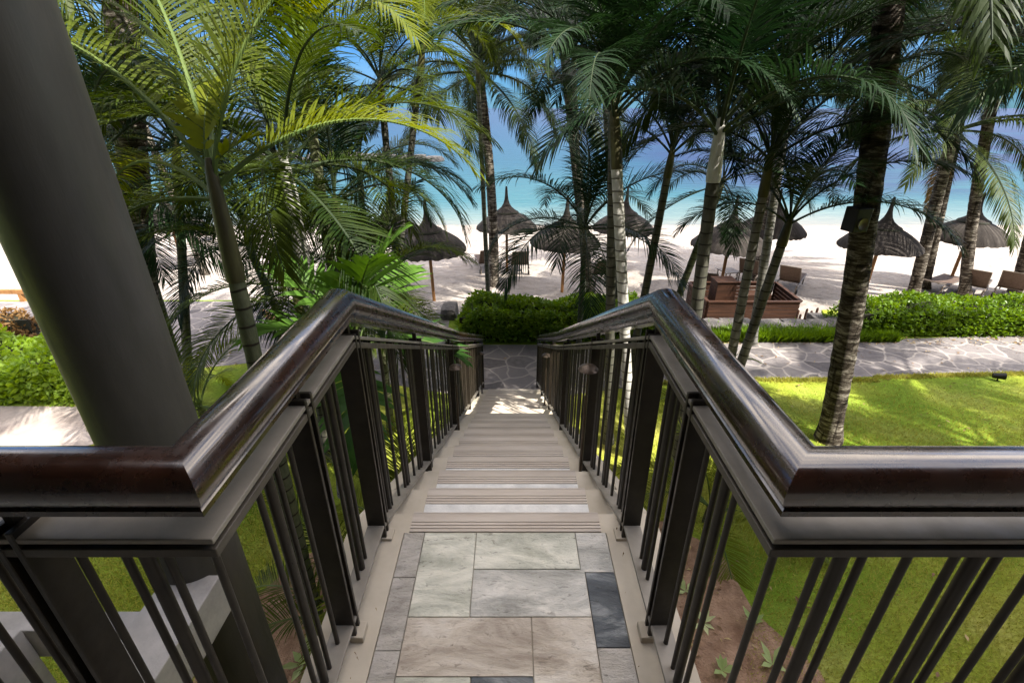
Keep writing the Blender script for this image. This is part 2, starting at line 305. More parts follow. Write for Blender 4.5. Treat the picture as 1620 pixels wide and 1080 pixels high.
def thatchb(N, L):
    t = N('TexCoord'); sx = N('SeparateXYZ'); L(t.outputs['Object'], sx.inputs[0])
    at = N('Math', operation='ARCTAN2'); L(sx.outputs['Y'], at.inputs[0]); L(sx.outputs['X'], at.inputs[1])
    cx = N('CombineXYZ'); L(at.outputs[0], cx.inputs[0]); m = N('Math', operation='MULTIPLY'); m.inputs[1].default_value = .25; L(sx.outputs['Z'], m.inputs[0]); L(m.outputs[0], cx.inputs[2])
    n = N('TexNoise', i_Scale=7, i_Detail=9, i_Roughness=.75); L(cx.outputs[0], n.inputs['Vector'])
    r = ramp(N, [(.32, (.018,.015,.014)), (.52, (.040,.034,.030)), (.74, (.095,.083,.072))]); L(n.outputs['Fac'], r.inputs[0])
    p = N('BsdfPrincipled', i_Roughness=.9); p.inputs['Specular IOR Level'].default_value = .1; L(r.outputs[0], p.inputs['Base Color'])
    bm = N('Bump', i_Strength=.6, i_Distance=.03); L(n.outputs['Fac'], bm.inputs['Height']); L(bm.outputs[0], p.inputs['Normal']); return p.outputs[0]
M['thatch'] = mat('weathered_thatch', thatchb)
M['pole'] = noisy('orange_brown_pole', (.20,.09,.03), (.34,.17,.06), 4, .6, .2, 30, stretch=(3,3,.5))
M['teak'] = noisy('dark_red_timber', (.022,.010,.006), (.062,.027,.015), 3, .6, .15, 30, stretch=(.4,3,3), spec=.2)
M['sling'] = noisy('brown_mesh_fabric', (.075,.048,.035), (.12,.08,.06), 20, .8, .3, 120)
M['alu'] = noisy('brown_grey_frame', (.11,.085,.065), (.16,.13,.10), 8, .45, 0, metal=.2)
M['black'] = noisy('black_plastic', (.008,.008,.008), (.016,.016,.016), 8, .5, .1)
M['lampm'] = noisy('aged_brass_brown', (.06,.043,.03), (.10,.075,.055), 10, .4, .1, metal=.5)
M['hedge_lit'] = leafmat('lit_hedge_leaf', (.065,.15,.016), (.30,.40,.03), .3, rough=.4)  # same hedge leaf, brightened to stand in for sun on the middle hedge
M['hedge'] = leafmat('hedge_leaf', (.028,.075,.012), (.17,.27,.022), .3, rough=.35)
M['bushlime'] = leafmat('lime_leaf', (.13,.24,.03), (.27,.36,.05), .35, rough=.35)
M['core'] = noisy('twig_core', (.012,.014,.008), (.03,.028,.015), 8, .95, .6, 20)
M['grass'] = leafmat('grass_blade', (.20,.25,.03), (.46,.44,.12), .3, rough=.7)
M['seedling'] = leafmat('variegated_leaf', (.24,.36,.10), (.55,.60,.32), .3)

# ------------------------------------------------------------------ ground, path, beach, sea
def sheet(name, pts, z, m, kind='structure', up=True):
    b = MB(); b.add([V((x,y,z)) for x, y in pts], [tuple(range(len(pts)))]); o = b.build(name, m, kind=kind); return o
b = MB(); xs = [-60,-3.4,-1.5,3.6,3.9,7.7,8.0,60]; yb = [12.3,12.3,11.2,11.2,10.72,10.72,11.6,11.6]
n = len(xs); b.add([V((x,-30,GZ)) for x in xs]+[V((x,y,GZ)) for x, y in zip(xs, yb)]+[V((x,y,GZ-1.6)) for x, y in zip(xs, yb)],
    [(i,i+1,n+i+1,n+i) for i in range(n-1)]+[(n+i,n+i+1,2*n+i+1,2*n+i) for i in range(n-1)])
b.build('lawn', M['lawn'], kind='structure')
b = MB(); NX, NY = 60, 40; vs = []
for j in range(NY+1):
    y = 10.8 + (60-10.8)*(j/NY)**1.4
    for i in range(NX+1):
        x = -90+180*i/NX; vs.append(V((x, y, sandz(y) - max(0, y-30)*.05)))
b.add(vs, [(j*(NX+1)+i, j*(NX+1)+i+1, (j+1)*(NX+1)+i+1, (j+1)*(NX+1)+i) for j in range(NY) for i in range(NX)])
b.build('beach', M['sand'], kind='structure', smooth=60)
SEA = -6.20
b = MB(); vs = []; sx_ = list(range(-90, 91, 6))
for x in sx_: vs.append(V((x, 27.2 + 1.1*sin(x*.11) + .5*sin(x*.37+1) + .0022*x*x*(1 if x < 0 else .2) - (0.05*x if x > 0 else 0), SEA)))
vs2 = [V((p.x*1.0, 120, SEA)) for p in vs]; vs3 = [V((p.x*45, 4500, SEA)) for p in vs]; k = len(vs)
b.add(vs+vs2+vs3, [(r*k+i, r*k+i+1, (r+1)*k+i+1, (r+1)*k+i) for r in range(2) for i in range(k-1)])
b.add([V((-90,60,SEA)),V((-90,120,SEA)),V((-4050,4500,SEA)),V((-4050,60,SEA)),V((90,60,SEA)),V((4050,60,SEA)),V((4050,4500,SEA)),V((90,120,SEA))], [(3,0,1,2),(4,5,6,7)])
b.build('sea', M['sea'], kind='structure')
# flagstone path and paving, 4 mm over the lawn
path_pts = [(-14,7.4),(-9,7.9),(-6.2,8.5),(-4.6,8.9),(-2.4,7.9),(-.9,7.45),(.9,7.45),(2.6,7.85),(4.5,8.05),(7,8.15),(10,8.3),(16,8.5),(24,8.3),
            (24,10.6),(14,10.3),(9.5,9.9),(7.4,9.75),(5.2,9.65),(3.6,9.55),(-.9,9.55),(-1.5,10.2),(-1.6,12.2),(-24,12.2),(-24,9.0)]
sheet('path', path_pts, GZ+.004, M['flag'])
M['paleslab'] = noisy('pink_grey_paving', (.28,.23,.20), (.42,.36,.32), 2, .8, .3, 20, obj=False)
sheet('side_path', [(-16,5.4),(-9,5.55),(-6.9,5.75),(-6.3,6.2),(-6.5,6.8),(-7.4,7.1),(-16,7.2)], GZ+.008, M['paleslab'])
sheet('soil_bed', [(-2.9,.2),(-2.9,3.2),(-2.4,4.0),(-.9,4.6),(.9,4.6),(1.9,4.5),(2.45,4.05),(2.5,3.3),(2.85,2.7),(2.7,.2)], GZ+.012, M['soil'])

# ------------------------------------------------------------------ staircase
XL, XR = -.55, .485
EL, ER = -.655, .585                     # outer faces of the concrete
stair = empty('staircase', (0, 1.58, GZ), label='straight concrete staircase with ribbed nosings running down to the flagstone path', cat='staircase')
stair_off = V((0, -1.58, -GZ))
def spart(mb, name, m, parent=stair, **kw):
    mb.v = [tuple(V(p)+stair_off) for p in mb.v]; return mb.build(name, m, parent, **kw)
b = MB(); b.box((EL,.60,FZ-.30),(ER,1.475,FZ-.012)); b.box((-4.5,-2.6,FZ-.30),(4.5,.598,FZ-.012)); spart(b, 'landing', M['concrete'])
b = MB(); b.box((EL,.602,FZ-.012),(-.452,1.475,FZ)); spart(b, 'border', M['concrete'])
b = MB(); b.box((.394,.602,FZ-.012),(ER,1.475,FZ)); spart(b, 'border', M['concrete'])
slabs = [(-.449,-.366,1.262,1.473,'sl_spot'),(-.449,-.366,.987,1.259,'sl_spot'),(-.449,-.366,.62,.984,'sl_spot'),
 (-.363,-.150,1.104,1.473,'sl_pale'),(-.147,.262,1.298,1.473,'sl_pale'),(.265,.391,1.283,1.473,'sl_grey'),(-.147,.278,1.104,1.295,'sl_grey'),
 (.281,.391,.997,1.280,'sl_dark'),(-.363,.066,.907,1.101,'sl_beige'),(.069,.278,.70,1.101,'sl_beige'),(.281,.391,.60,.994,'sl_spot'),
 (-.363,-.13,.60,.904,'sl_pale'),(-.127,.066,.60,.904,'sl_dark')]
mats = [M[k] for k in ('sl_spot','sl_dark','sl_pale','sl_grey','sl_beige')]; mi = {'sl_spot':0,'sl_dark':1,'sl_pale':2,'sl_grey':3,'sl_beige':4}
b = MB()
for x0,x1,y0,y1,m in slabs: b.box((x0,y0,FZ-.012),(x1,y1,FZ+random.uniform(0,.0015)), mi[m])
rs = random.Random(3)
y = .597
while y > -2.5:
    x = -4.4
    while x < 4.4:
        w = rs.choice((.3,.45,.6)); b.box((x,y-.395,FZ-.012),(min(x+w,4.45)-.004,y,FZ), rs.choice((0,2,3,4))); x += w
    y -= .4
spart(b, 'stone_paving', mats, bevel=.0015)
def nosing(y1, z, depth=.104, x0=-.43, x1=.375):
    q = MB(); n_ = 4; w = depth/n_
    q.box((x0, y1-depth, z-.010), (x1, y1-.004, z-.006), 1)
    ya = y1-depth
    for w in (depth*.17, depth*.17, depth*.17, depth*.49): q.box((x0, ya+.002, z-.006), (x1, ya+w-.002, z+.003), 0); ya += w
    q.box((x0, y1-.004, z-.04), (x1, y1+.004, z+.003), 0)
    return q
b = MB(); b.box((EL,1.475,FZ-.30),(ER,1.58,FZ-.003)); spart(b, 'landing_edge', M['concrete']); spart(nosing(1.58, FZ), 'nosing', [M['nosing'],M['groove']])
NA, TA, RA = 9, .336, .1711
NB, TB, RB = 9, .350, .1733
y, z = 1.58, FZ
for i in range(NA+NB-1):
    t, r = (TA, RA) if i < NA else (TB, RB)
    z -= r; b = MB()
    b.box((EL, y+.0005, z-.30),(ER, y+t-.002, z-.003)); st = spart(b, 'step', M['concrete'])
    b = MB(); b.box((-.43, y+.004, z-.003),(.375, y+t-min(.127,.107+.004*i), z+.0015)); spart(b, 'stone_inlay', M['strip'], st)
    spart(nosing(y+t, z, min(.125,.105+.004*i)), 'nosing', [M['nosing'],M['groove']], st)
    y += t
YEND = y
b = MB()
for x0, x1 in ((EL-.06, EL-.002),(ER+.002, ER+.06)):
    vs = []
    pr = [(1.35,FZ-.06),(1.58,FZ-.06),(4.6,FZ-9*RA-.10),(YEND,GZ+.10),(YEND,GZ-.1),(YEND-1.0,GZ-.1),(4.45,FZ-9*RA-.55),(1.35,FZ-.55)]
    vs = [V((x0,a,c)) for a,c in pr]+[V((x1,a,c)) for a,c in pr]; k = len(pr)
    b.add(vs, [tuple(range(k)), tuple(range(2*k-1,k-1,-1))]+[(j,k+j,k+(j+1)%k,(j+1)%k) for j in range(k)])
    b_ = MB(); b_.v, b_.f, b_.m = b.v, b.f, b.m
    spart(b_, 'stringer', M['concrete']); b = MB()

# ------------------------------------------------------------------ railings
PROF = [(0,.047),(.020,.044),(.037,.034),(.048,.018),(.0525,.0),(.050,-.016),(.042,-.029),(.034,-.035),(.0325,-.039),(.038,-.043),(.039,-.053),(.033,-.058)]
PROF = PROF + [(-x, z) for x, z in PROF[::-1] if x > 0]
def flat(w, h, dz=0): return [(-w/2,dz+h/2),(w/2,dz+h/2),(w/2,dz-h/2),(-w/2,dz-h/2)]
HZ = -.558                               # handrail centre over the landing
KY, KZ, EY, EZ = 4.45, HZ-1.53, 7.80, HZ-3.14
def railz(y): return HZ if y <= 1.43 else HZ+(KZ-HZ)*(y-1.43)/(KY-1.43) if y <= KY else KZ+(EZ-KZ)*(y-KY)/(EY-KY)
def railing(X, sgn, label):
    root = empty('stair_railing', (X, 1.43, FZ), label=label, cat='railing', group='railings on both sides of the stairs')
    off = V((-X, -1.43, -FZ))
    def rp(mb, name, m, parent=root, **kw):
        mb.v = [tuple(V(p)+off) for p in mb.v]; return mb.build(name, m, parent, **kw)
    path = lambda d: [V((X+sgn*3.3, .635, HZ+d)), V((X, .635, HZ+d)), V((X, 1.43, HZ+d)), V((X, KY, KZ+d)), V((X, EY, EZ+d))]
    q = MB(); q.sweep(path(0), PROF); rp(q, 'handrail', M['wood_rail'], smooth=28)
    q = MB(); q.sweep(path(-.118), flat(.066, .012)); rp(q, 'top_rail', M['iron_top'], bevel=.002)
    q = MB(); q.sweep(path(-.146), flat(.066, .020)); rp(q, 'under_rail', M['iron_mid'], bevel=.002)
    q = MB(); q.sweep([V((X+sgn*3.3,.635,FZ+.075)), V((X,.635,FZ+.075)), V((X,1.43,FZ+.075)), V((X,KY,KZ-HZ+FZ+.095)), V((X,EY,EZ-HZ+FZ+.13))], flat(.066, .014)); rp(q, 'bottom_rail', M['iron_top'], bevel=.002)
    def post(x, y, alongx):
        zt = railz(y); zb = FZ + zt - HZ; q = MB()
        for o in (-.017, .017):
            if alongx: q.box((x+o-.006, y-.035, zb+.02), (x+o+.006, y+.035, zt-.098))
            else: q.box((x-.035, y+o-.006, zb+.02), (x+.035, y+o+.006, zt-.098))
        q.box((x-.010, y-.010, zb+.02), (x+.010, y+.010, zt-.03)); q.tube([(x,y,zb-.012),(x,y,zb+.03)], .011, 8)
        p = rp(q, 'post', M['iron'], bevel=.0018)
        q = MB(); s_ = -sgn
        q.box((x+s_*.036-.022, y-.03, zb+.0), (x+s_*.036+.022, y+.03, zb+.028)) if not alongx and y < 1.6 else q.box((x-.018,y-.018,zb-.02),(x+.018,y+.018,zb+.004))
        rp(q, 'foot', M['concrete'] if y < 1.6 and not alongx else M['iron'], p, bevel=.003)
    posts_x = [X+sgn*(.33 if sgn < 0 else 1.25), X+sgn*(1.95 if sgn < 0 else 2.5), X+sgn*3.1]; posts_y = [1.04, 1.46, 2.46, 3.78, 5.1, 6.45, 7.74]
    for x in posts_x: post(x, .635, True)
    for y in posts_y: post(X, y, False)
    bars = []
    def bar(x, y, r): bars.append((V((x,y,0)).length if y < 1.45 else y, x, y, r))
    k = 0
    while k*.25 < 3.1:
        x0 = X+sgn*(.0+k*.25)
        for o, r in ((0,.0075),(.088,.0075),(.127,.0125),(.166,.0075)):
            x = x0+sgn*o
            if abs(x-X) < 3.2 and all(abs(x-p) > .045 for p in posts_x): bar(x, .635, r)
        k += 1
    for y, r in ((.80,.0075),(.845,.0125),(.885,.0075),(.96,.0075)) : bar(X, y, r)
    for y, r in ((1.19,.0075),(1.235,.0125),(1.28,.0075)): bar(X, y, r)
    bays = posts_y[1:]
    for a, c in zip(bays[:-1], bays[1:]):
        nper = max(1, round((c-a-.12)/.30)); st = (c-a)/ (nper+.0)
        for i in range(nper):
            m_ = a + st*(i+.5)
            for o, r in ((-.042,.0075),(0,.0125),(.042,.0075)): bar(X, m_+o, r)
            if i < nper-1: bar(X, a+st*(i+1), .0075)
    bars.sort(); rest = MB()
    for i, (d, x, y, r) in enumerate(bars):
        zt = railz(y)-.122; zb = FZ+railz(y)-HZ+.075
        if i < 98:
            q = MB(); q.tube([(x,y,zb),(x,y,zt)], r, 8); rp(q, 'baluster', M['iron'], smooth=50)
        else: rest.tube([(x,y,zb),(x,y,zt)], r, 6)
    if rest.v: rp(rest, 'balusters', M['iron'], kind='stuff')
railing(XL, -1, 'dark varnished handrail over bronze balusters, left side of the stairs beside the round column')
railing(XR, 1, 'dark varnished handrail over bronze balusters, right side of the stairs towards the sunny lawn')

# ------------------------------------------------------------------ unseen building and porch roof shaped for shade, the column and the floor frame
bd = empty('building', (0, -3, GZ), label='unseen flat roofed building behind the viewer, its tall dark wall shaped to block the sun', cat='building')
q = MB(); q.box((-10,-2.7,0),(22,-2.2,15.2)); q.v = [(p[0], p[1]+3, p[2]) for p in q.v]; q.build('wall', M['wall'], bd)  # unseen, height made up to cast shade over landing and stairs
q = MB(); q.box((-10.3,-9,15.2),(22.3,-1.9,15.4)); q.v = [(p[0], p[1]+3, p[2]) for p in q.v]; q.build('roof', M['roof'], bd)
q = MB(); q.box((-8,-2.2,6.0),(4.4,.32,6.25)); q.box((-8,.323,6.0),(-1.05,2.6,6.25)); q.v = [(p[0], p[1]+3, p[2]) for p in q.v]; q.build('shading_porch_roof', M['soffit'], bd)  # unseen, outline shaped to darken column top and handrail
CXY = (-1.72, 1.88)
q = MB(); prof = [(.215,0),(.215,.06),(.2,.07)]+[(.2, .07+ (5.99-.07)*i/6) for i in range(1,7)]; q.lathe(prof, 48)
o = q.build('round_column', M['column'], smooth=40, label='thick round grey column standing beside the left railing', cat='column'); o.location = (CXY[0], CXY[1], GZ)
fr = empty('balcony_frame', (-1.65, .6, -2.5), label='pale concrete beams below the left landing railing, meeting the round column', cat='balcony frame')
def fp(a, b_, name):
    q = MB(); q.box(V(a)-V((-1.65,.6,-2.5)), V(b_)-V((-1.65,.6,-2.5))); q.build(name, M['beam'], fr, bevel=.006)
fp((-1.80,-2.4,-2.45),(-1.52,1.74,-2.19),'beam'); fp((-4.6,1.46,-2.42),(-1.803,1.56,-2.22),'cross_beam'); fp((-2.75,-2.4,-2.62),(-2.30,1.455,-2.2),'beam')

# ------------------------------------------------------------------ path lights clamped beside the railing
def path_light(x, y, label, base=None):
    if y < 4.6: k = math.ceil((y-1.58)/TA); z = FZ-k*RA
    else: k = math.ceil((y-4.6)/TB); z = FZ-9*RA-k*RB
    r = empty('path_light', (x, y, z), label=label, cat='garden light', group='mushroom lights standing on the stairs')
    q = MB(); q.lathe([(.0,.0),(.034,.0),(.036,.02),(.028,.045),(.014,.06),(.0,.062)], 16); q.build('base', M['lampm'], r, smooth=40)
    q = MB(); q.tube([(0,0,.05),(0,0,.62),(0,0,.63),(0,0,.80)], [.0105,.0105,.006,.006], 10); q.build('stem', M['lampm'], r, smooth=50)
    q = MB(); q.lathe([(.0,.828),(.02,.826),(.045,.815),(.058,.800),(.052,.797),(.02,.795),(0,.795)], 20); q.build('cap', M['lampm'], r, smooth=40)
path_light(.425, 2.36, 'tall thin bronze light with a mushroom cap by the right railing, nearest of the four')
path_light(-.485, 3.62, 'thin mushroom cap light against the left railing, halfway down the stairs')
path_light(.44, 5.5, 'small mushroom cap light by the right railing near the foot of the stairs')
path_light(-.50, 6.9, 'small mushroom cap light by the left railing, lowest one on the stairs')

# ------------------------------------------------------------------ palms
def frond(name, L, e0, arch, n, ll, lw, vang, droop, pet, mats, rr=.011, seed=0, segs=5, sweepx=1.0, tipw=.35):
    rg = random.Random(seed); b = MB(); K = 22; P = [V((0,0,0))]; T = []
    for i in range(K):
        s = (i+.5)/K; e = R(e0 - arch*s**1.25); t = V((cos(e),0,sin(e))); T.append(t); P.append(P[-1]+t*(L/K))
    T.append(T[-1])
    b.tube(P, [rr*(1.5-1.3*i/K) for i in range(K+1)], 5, 1)
    def at(s):
        f = s*K; i = min(int(f), K-1); return P[i].lerp(P[i+1], f-i), T[i].lerp(T[i+1], f-i).normalized()
    for sd in (-1, 1):
        for j in range(n):
            s = pet + (1-pet)*(j+.5+rg.uniform(-.25,.25))/n; s = min(s, .999); p, t = at(s); up = V((-t.z,0,t.x)) if t.x >= 0 else V((-t.z,0,t.x))
            q = (s-pet)/(1-pet); lf = (min(1, q/.22)**.6) * (1-(1-tipw)*max(0,(q-.35)/.65)**1.5) * rg.uniform(.88,1.08)
            a = R(68 - 42*q**1.1 + rg.uniform(-5,5)); va = R(vang*(1-.5*q) + rg.uniform(-7,7))
            d = (t*cos(a)*sweepx + (V((0,sd,0))*cos(va) + up*sin(va))*sin(a)).normalized()
            if rg.random() < .035: continue
            if rg.random() < .05: lf *= rg.uniform(.45,.8)
            l = ll*lf; pts = [p]; dd = d.copy(); ds = []
            dk = droop*rg.uniform(.45,1.7)
            for k in range(segs):
                ds.append(dd.copy()); pts.append(pts[-1]+dd*(l/segs)); dd = (dd + V((0,0,-1))*dk*(k+1)/segs).normalized()
            ds.append(dd); w0 = lw*(.75+.25*lf); vs = []
            for k, (pp, dv) in enumerate(zip(pts, ds)):
                u = k/segs; w = w0*(.45+2.2*u if u < .25 else 1-.0*u if u < .45 else max(.0, 1-((u-.45)/.55)**1.7))
                wv = (t - dv*t.dot(dv)).normalized(); vs += [pp-wv*w/2, pp+wv*w/2]
            vs = vs[:-2]+[pts[-1]]; m = len(vs)
            b.add(vs, [(2*k,2*k+1,2*k+3,2*k+2) for k in range(segs-1)]+[(m-3,m-2,m-1)], 0)
    me = b.mesh(name, mats); return me
KINDS = {}
def kind(name, leaf, stalk, L, n, ll, lw, vang, droop, rr, elevs, arches, pet=.16, segs=5, nv=2):
    d = {}
    for e, a in zip(elevs, arches):
        d[e] = [frond('frond_'+name, L*(1-.06*k), e, a*(1+.12*k), n, ll, lw, vang, droop, pet, [M[leaf], M[stalk]], rr, seed=hash((name, e, k)) % 9999 if False else (e*7+k*131+len(name)), segs=segs) for k in range(nv)]
    KINDS[name] = d
EL5 = (80, 62, 44, 24, 2, -22)
kind('areca', 'areca', 'rachis', 2.1, 76, .58, .0165, 30, .30, .013, EL5, (52, 78, 88, 86, 72, 52))
kind('areca_mid', 'areca_mid', 'rachis_dark', 2.1, 76, .60, .016, 26, .34, .012, EL5, (54, 80, 90, 86, 72, 50))
kind('fused', 'areca', 'rachis', 1.1, 10, .50, .11, 30, .12, .012, (78, 50), (30, 40), pet=.25, nv=1)
kind('areca_dark', 'areca_dark', 'rachis_dark', 2.1, 76, .60, .016, 24, .32, .012, EL5, (55, 80, 90, 86, 72, 50))
kind('coco', 'coco', 'rachis_dark', 3.9, 110, .88, .028, 12, .75, .028, EL5, (62, 86, 96, 90, 70, 46))
kind('coco_dry', 'coco_dry', 'rachis_dark', 3.0, 50, .6, .03, 0, 1.4, .024, (-60,), (28,), nv=1)
kind('broad', 'broad', 'rachis', 1.15, 17, .50, .062, 26, .22, .011, (78, 50, 22, -5), (40, 55, 60, 50), pet=.22)
def palm(label, base, top, r0, r1, kd='areca', n=11, sc=1.0, shaft=.55, trunk='tr_grey', shaftm='shaft', bend=(0,0), name='palm', cat='palm tree', elevs=None, rot=0, dry=0, group=None, seed=None, pick=None):
    rg = random.Random(seed if seed is not None else len(label)*7+int(abs(base[0])*100)); base = V(base); top = V(top)
    root = empty(name, base, label=label, cat=cat, group=group); h = (top-base).length
    K = max(8, int(h/.13)); q = MB(); pts = []; rad = []
    rel = top-base
    for i in range(K+1):
        s = i/K; p = rel*s + V((bend[0], bend[1], 0))*(4*s*(1-s)); pts.append(p)
        r = (r0+(r1-r0)*s)*(1+ (.35*max(0,1-s*h/.45)**2)); r *= 1+ (.035 if i % 2 else -.01) + rg.uniform(-.015,.015); rad.append(r)
    q.tube(pts, rad, 14, 0); tr = q.build('trunk', M[trunk], root, smooth=50)
    up = (pts[-1]-pts[-2]).normalized()
    if shaft > 0:
        q = MB(); c = pts[-1]; q.tube([c+up*(shaft*u) for u in (0,.06,.2,.5,.8,1.0,1.08)], [r1*v for v in (1.08,1.14,1.12,1.0,.8,.6,.3)], 12); q.build('crownshaft', M[shaftm], root, smooth=50)
    tp = pts[-1]+up*(shaft*.95)
    ev = elevs or (82, 80, 62, 62, 44, 44, 24, 24, 2, 2, -22, -22, 44, 24)
    ks = KINDS[kd]
    for i in range(n):
        e = ev[int(i*len(ev)/n)] if pick is None else pick[i][0]
        e = min(ks, key=lambda x: abs(x-e)); az = R(rot + i*137.5 + rg.uniform(-14,14)) if pick is None else R(pick[i][1])
        f = link('frond', rg.choice(ks[e]), root); s = sc*rg.uniform(.88,1.08)*(1 if pick is None else pick[i][2]); f.scale = (s,s,s)
        f.location = tp - up*(shaft*.25*i/max(n,1)); f.rotation_euler = (R(rg.uniform(-12,12)), R(rg.uniform(-5,5)), az)
    for i in range(dry):
        f = link('dead_frond', KINDS['coco_dry'][-60][0], root); f.location = tp-up*.15; f.rotation_euler = (0,0,R(rg.uniform(0,360))); f.scale = (sc*.8,)*3
    return root
A = 'areca palms around the stairs'; CO = 'coconut palms at the edge of the beach'
UPR = (84, 82, 80, 62, 62, 62, 62, 44, 44, 44)          # crowns seen from below or level: mostly rising fronds
MID = (82, 80, 62, 62, 44, 44, 24, 24, 2, 2)
palm('green ringed areca palm right behind the round column, yellow green fronds', (-1.90,3.02,GZ), (-1.85,3.1,-1.05), .078,.052,'areca',8,1,.72,'tr_green','shaft',group=A,
     pick=[(80,150,1.0),(62,176,1.05),(62,110,.95),(80,40,.95),(44,30,1.0),(24,95,.9),(24,150,.9),(2,170,.8),(24,70,.9),(2,165,.85)])
p1 = C.objects['palm']
for a_, e_, s_ in ((85,78,.5),(20,50,.38)): f = link('frond', KINDS['fused'][e_][0], p1); f.location = (.04,.08,4.33); f.rotation_euler = (0,0,R(a_)); f.scale = (s_,)*3
palm('areca palm with a whitish crownshaft behind the left railing', (-2.25,5.0,GZ), (-2.22,5.0,-.95), .085,.068,'areca_mid',14,1.1,.5,'tr_grey','shaft_pale',group=A,rot=40)
palm('slender leaning palm among the left foliage, small dark crown', (-3.9,8.0,GZ), (-4.3,7.9,-2.4), .08,.06,'areca_dark',13,1.0,.45,'tr_dark',group=A,rot=10)
palm('low bushy areca palm beside the left railing bend', (-1.95,6.4,GZ), (-1.9,6.4,-2.6), .06,.05,'areca_mid',13,.85,.4,'tr_green',group=A,rot=75)
palm('young palm with broad undivided leaves at the left handrail bend', (-1.55,4.3,GZ), (-1.55,4.3,-2.35), .05,.04,'broad',8,1.0,.25,'tr_green',cat='young palm',rot=30,elevs=(78,78,50,50,22,22,-5))
palm('bushy areca low behind the left handrail, filling the gap above it', (-2.7,5.7,GZ), (-2.65,5.6,-2.3), .06,.05,'areca_mid',14,.85,.4,'tr_dark',group=A,rot=33,elevs=MID)
palm('tall yellow green palm whose fronds fill the top left of the view', (-2.6,6.6,GZ), (-2.5,6.6,.0), .08,.06,'areca',16,1.2,.6,'tr_green',group=A,rot=120,elevs=UPR)
palm('tall palm with hanging fronds over the left half of the beach', (-2.1,8.6,GZ), (-2.05,8.5,-.1), .07,.055,'areca_mid',15,1.0,.55,'tr_dark',group=A,rot=5,elevs=MID)
palm('yellow green palm with its crown against the sky beside the thin coconut trunk', (-2.75,9.8,GZ), (-1.6,9.6,.55), .07,.055,'areca',14,1.05,.55,'tr_dark',group=A,rot=64,elevs=UPR)
palm('palm leaning over from the left, crown high above the green ringed one', (-5.3,5.0,GZ), (-4.2,5.1,.75), .09,.07,'areca_mid',14,1.2,.6,'tr_green',group=A,rot=150,elevs=MID)
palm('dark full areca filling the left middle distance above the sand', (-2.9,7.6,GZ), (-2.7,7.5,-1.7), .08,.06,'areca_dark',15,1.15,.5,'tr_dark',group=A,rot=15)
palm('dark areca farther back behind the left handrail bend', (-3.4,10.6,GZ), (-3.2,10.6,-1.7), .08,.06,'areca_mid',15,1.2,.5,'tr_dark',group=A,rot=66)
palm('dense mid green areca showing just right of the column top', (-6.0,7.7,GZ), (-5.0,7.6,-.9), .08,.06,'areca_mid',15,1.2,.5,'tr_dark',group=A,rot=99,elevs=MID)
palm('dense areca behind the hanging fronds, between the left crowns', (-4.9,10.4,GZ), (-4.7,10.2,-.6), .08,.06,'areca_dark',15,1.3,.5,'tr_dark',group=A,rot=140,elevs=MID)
palm('thick coconut palm at the far left edge, dark shaggy trunk', (-7.2,8.4,GZ), (-4.95,8.0,3.0), .24,.19,'coco',16,.95,0,'bark',group=CO,rot=10)
palm('areca palm with long hanging fronds just right of the column', (-5.6,6.0,GZ), (-4.95,6.0,-1.0), .08,.065,'areca_dark',14,1.1,.5,'tr_green',group=A,rot=60)
palm('bushy dark areca low down between the column and the beach', (-6.9,8.8,GZ), (-6.8,8.8,-1.6), .08,.065,'areca_dark',14,1.15,.5,'tr_green',group=A,rot=20)
palm('thin coconut palm on the sand in front of the middle thatched umbrella', (-.63,16.1,sandz(16.1)), (-.95,16.0,.9), .17,.12,'coco',20,.95,0,'bark',bend=(.12,0),group=CO,rot=50)
palm('coconut palm leaning left behind the low dark areca', (2.6,15.4,sandz(15.4)), (1.4,15.2,1.5), .17,.13,'coco',18,1.0,0,'bark',group=CO,rot=140)
palm('areca palm hidden behind the thin coconut trunk, crown at the top middle', (-.62,12.2,sandz(12.2)), (-.75,12.1,.55), .06,.05,'areca_mid',15,1.35,.5,'tr_dark',group=A,rot=22,elevs=UPR)
palm('areca palm in line with the left leaning coconut, crown at the top middle', (2.08,12.6,sandz(12.6)), (1.4,12.5,.75), .06,.05,'areca_dark',15,1.4,.5,'tr_dark',group=A,rot=70,elevs=UPR)
palm('tall areca palm behind the big rough trunk, crown spreading over the sea', (9.27,12.0,sandz(12)), (8.1,12.0,.6), .08,.06,'areca_dark',17,1.6,.5,'tr_dark',group=A,rot=110,elevs=UPR)
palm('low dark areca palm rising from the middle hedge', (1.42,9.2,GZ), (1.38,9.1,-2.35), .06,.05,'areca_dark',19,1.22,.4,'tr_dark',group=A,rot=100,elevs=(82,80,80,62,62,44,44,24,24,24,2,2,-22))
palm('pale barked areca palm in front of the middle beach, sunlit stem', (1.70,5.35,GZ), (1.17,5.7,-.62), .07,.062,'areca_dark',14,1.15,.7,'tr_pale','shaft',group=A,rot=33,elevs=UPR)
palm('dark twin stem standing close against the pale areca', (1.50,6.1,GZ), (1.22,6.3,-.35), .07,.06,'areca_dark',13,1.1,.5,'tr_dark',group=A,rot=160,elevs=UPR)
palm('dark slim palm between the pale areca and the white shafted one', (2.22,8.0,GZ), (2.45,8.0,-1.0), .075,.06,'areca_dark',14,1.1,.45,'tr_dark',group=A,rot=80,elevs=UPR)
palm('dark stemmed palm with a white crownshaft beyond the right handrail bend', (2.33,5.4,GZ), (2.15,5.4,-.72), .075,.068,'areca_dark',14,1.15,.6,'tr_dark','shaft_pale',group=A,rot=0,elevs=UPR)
palm('leaning green palm behind the white shafted areca', (3.1,9.2,GZ), (3.8,9.3,-1.6), .075,.06,'areca_dark',11,.95,.45,'tr_green',group=A,rot=20)
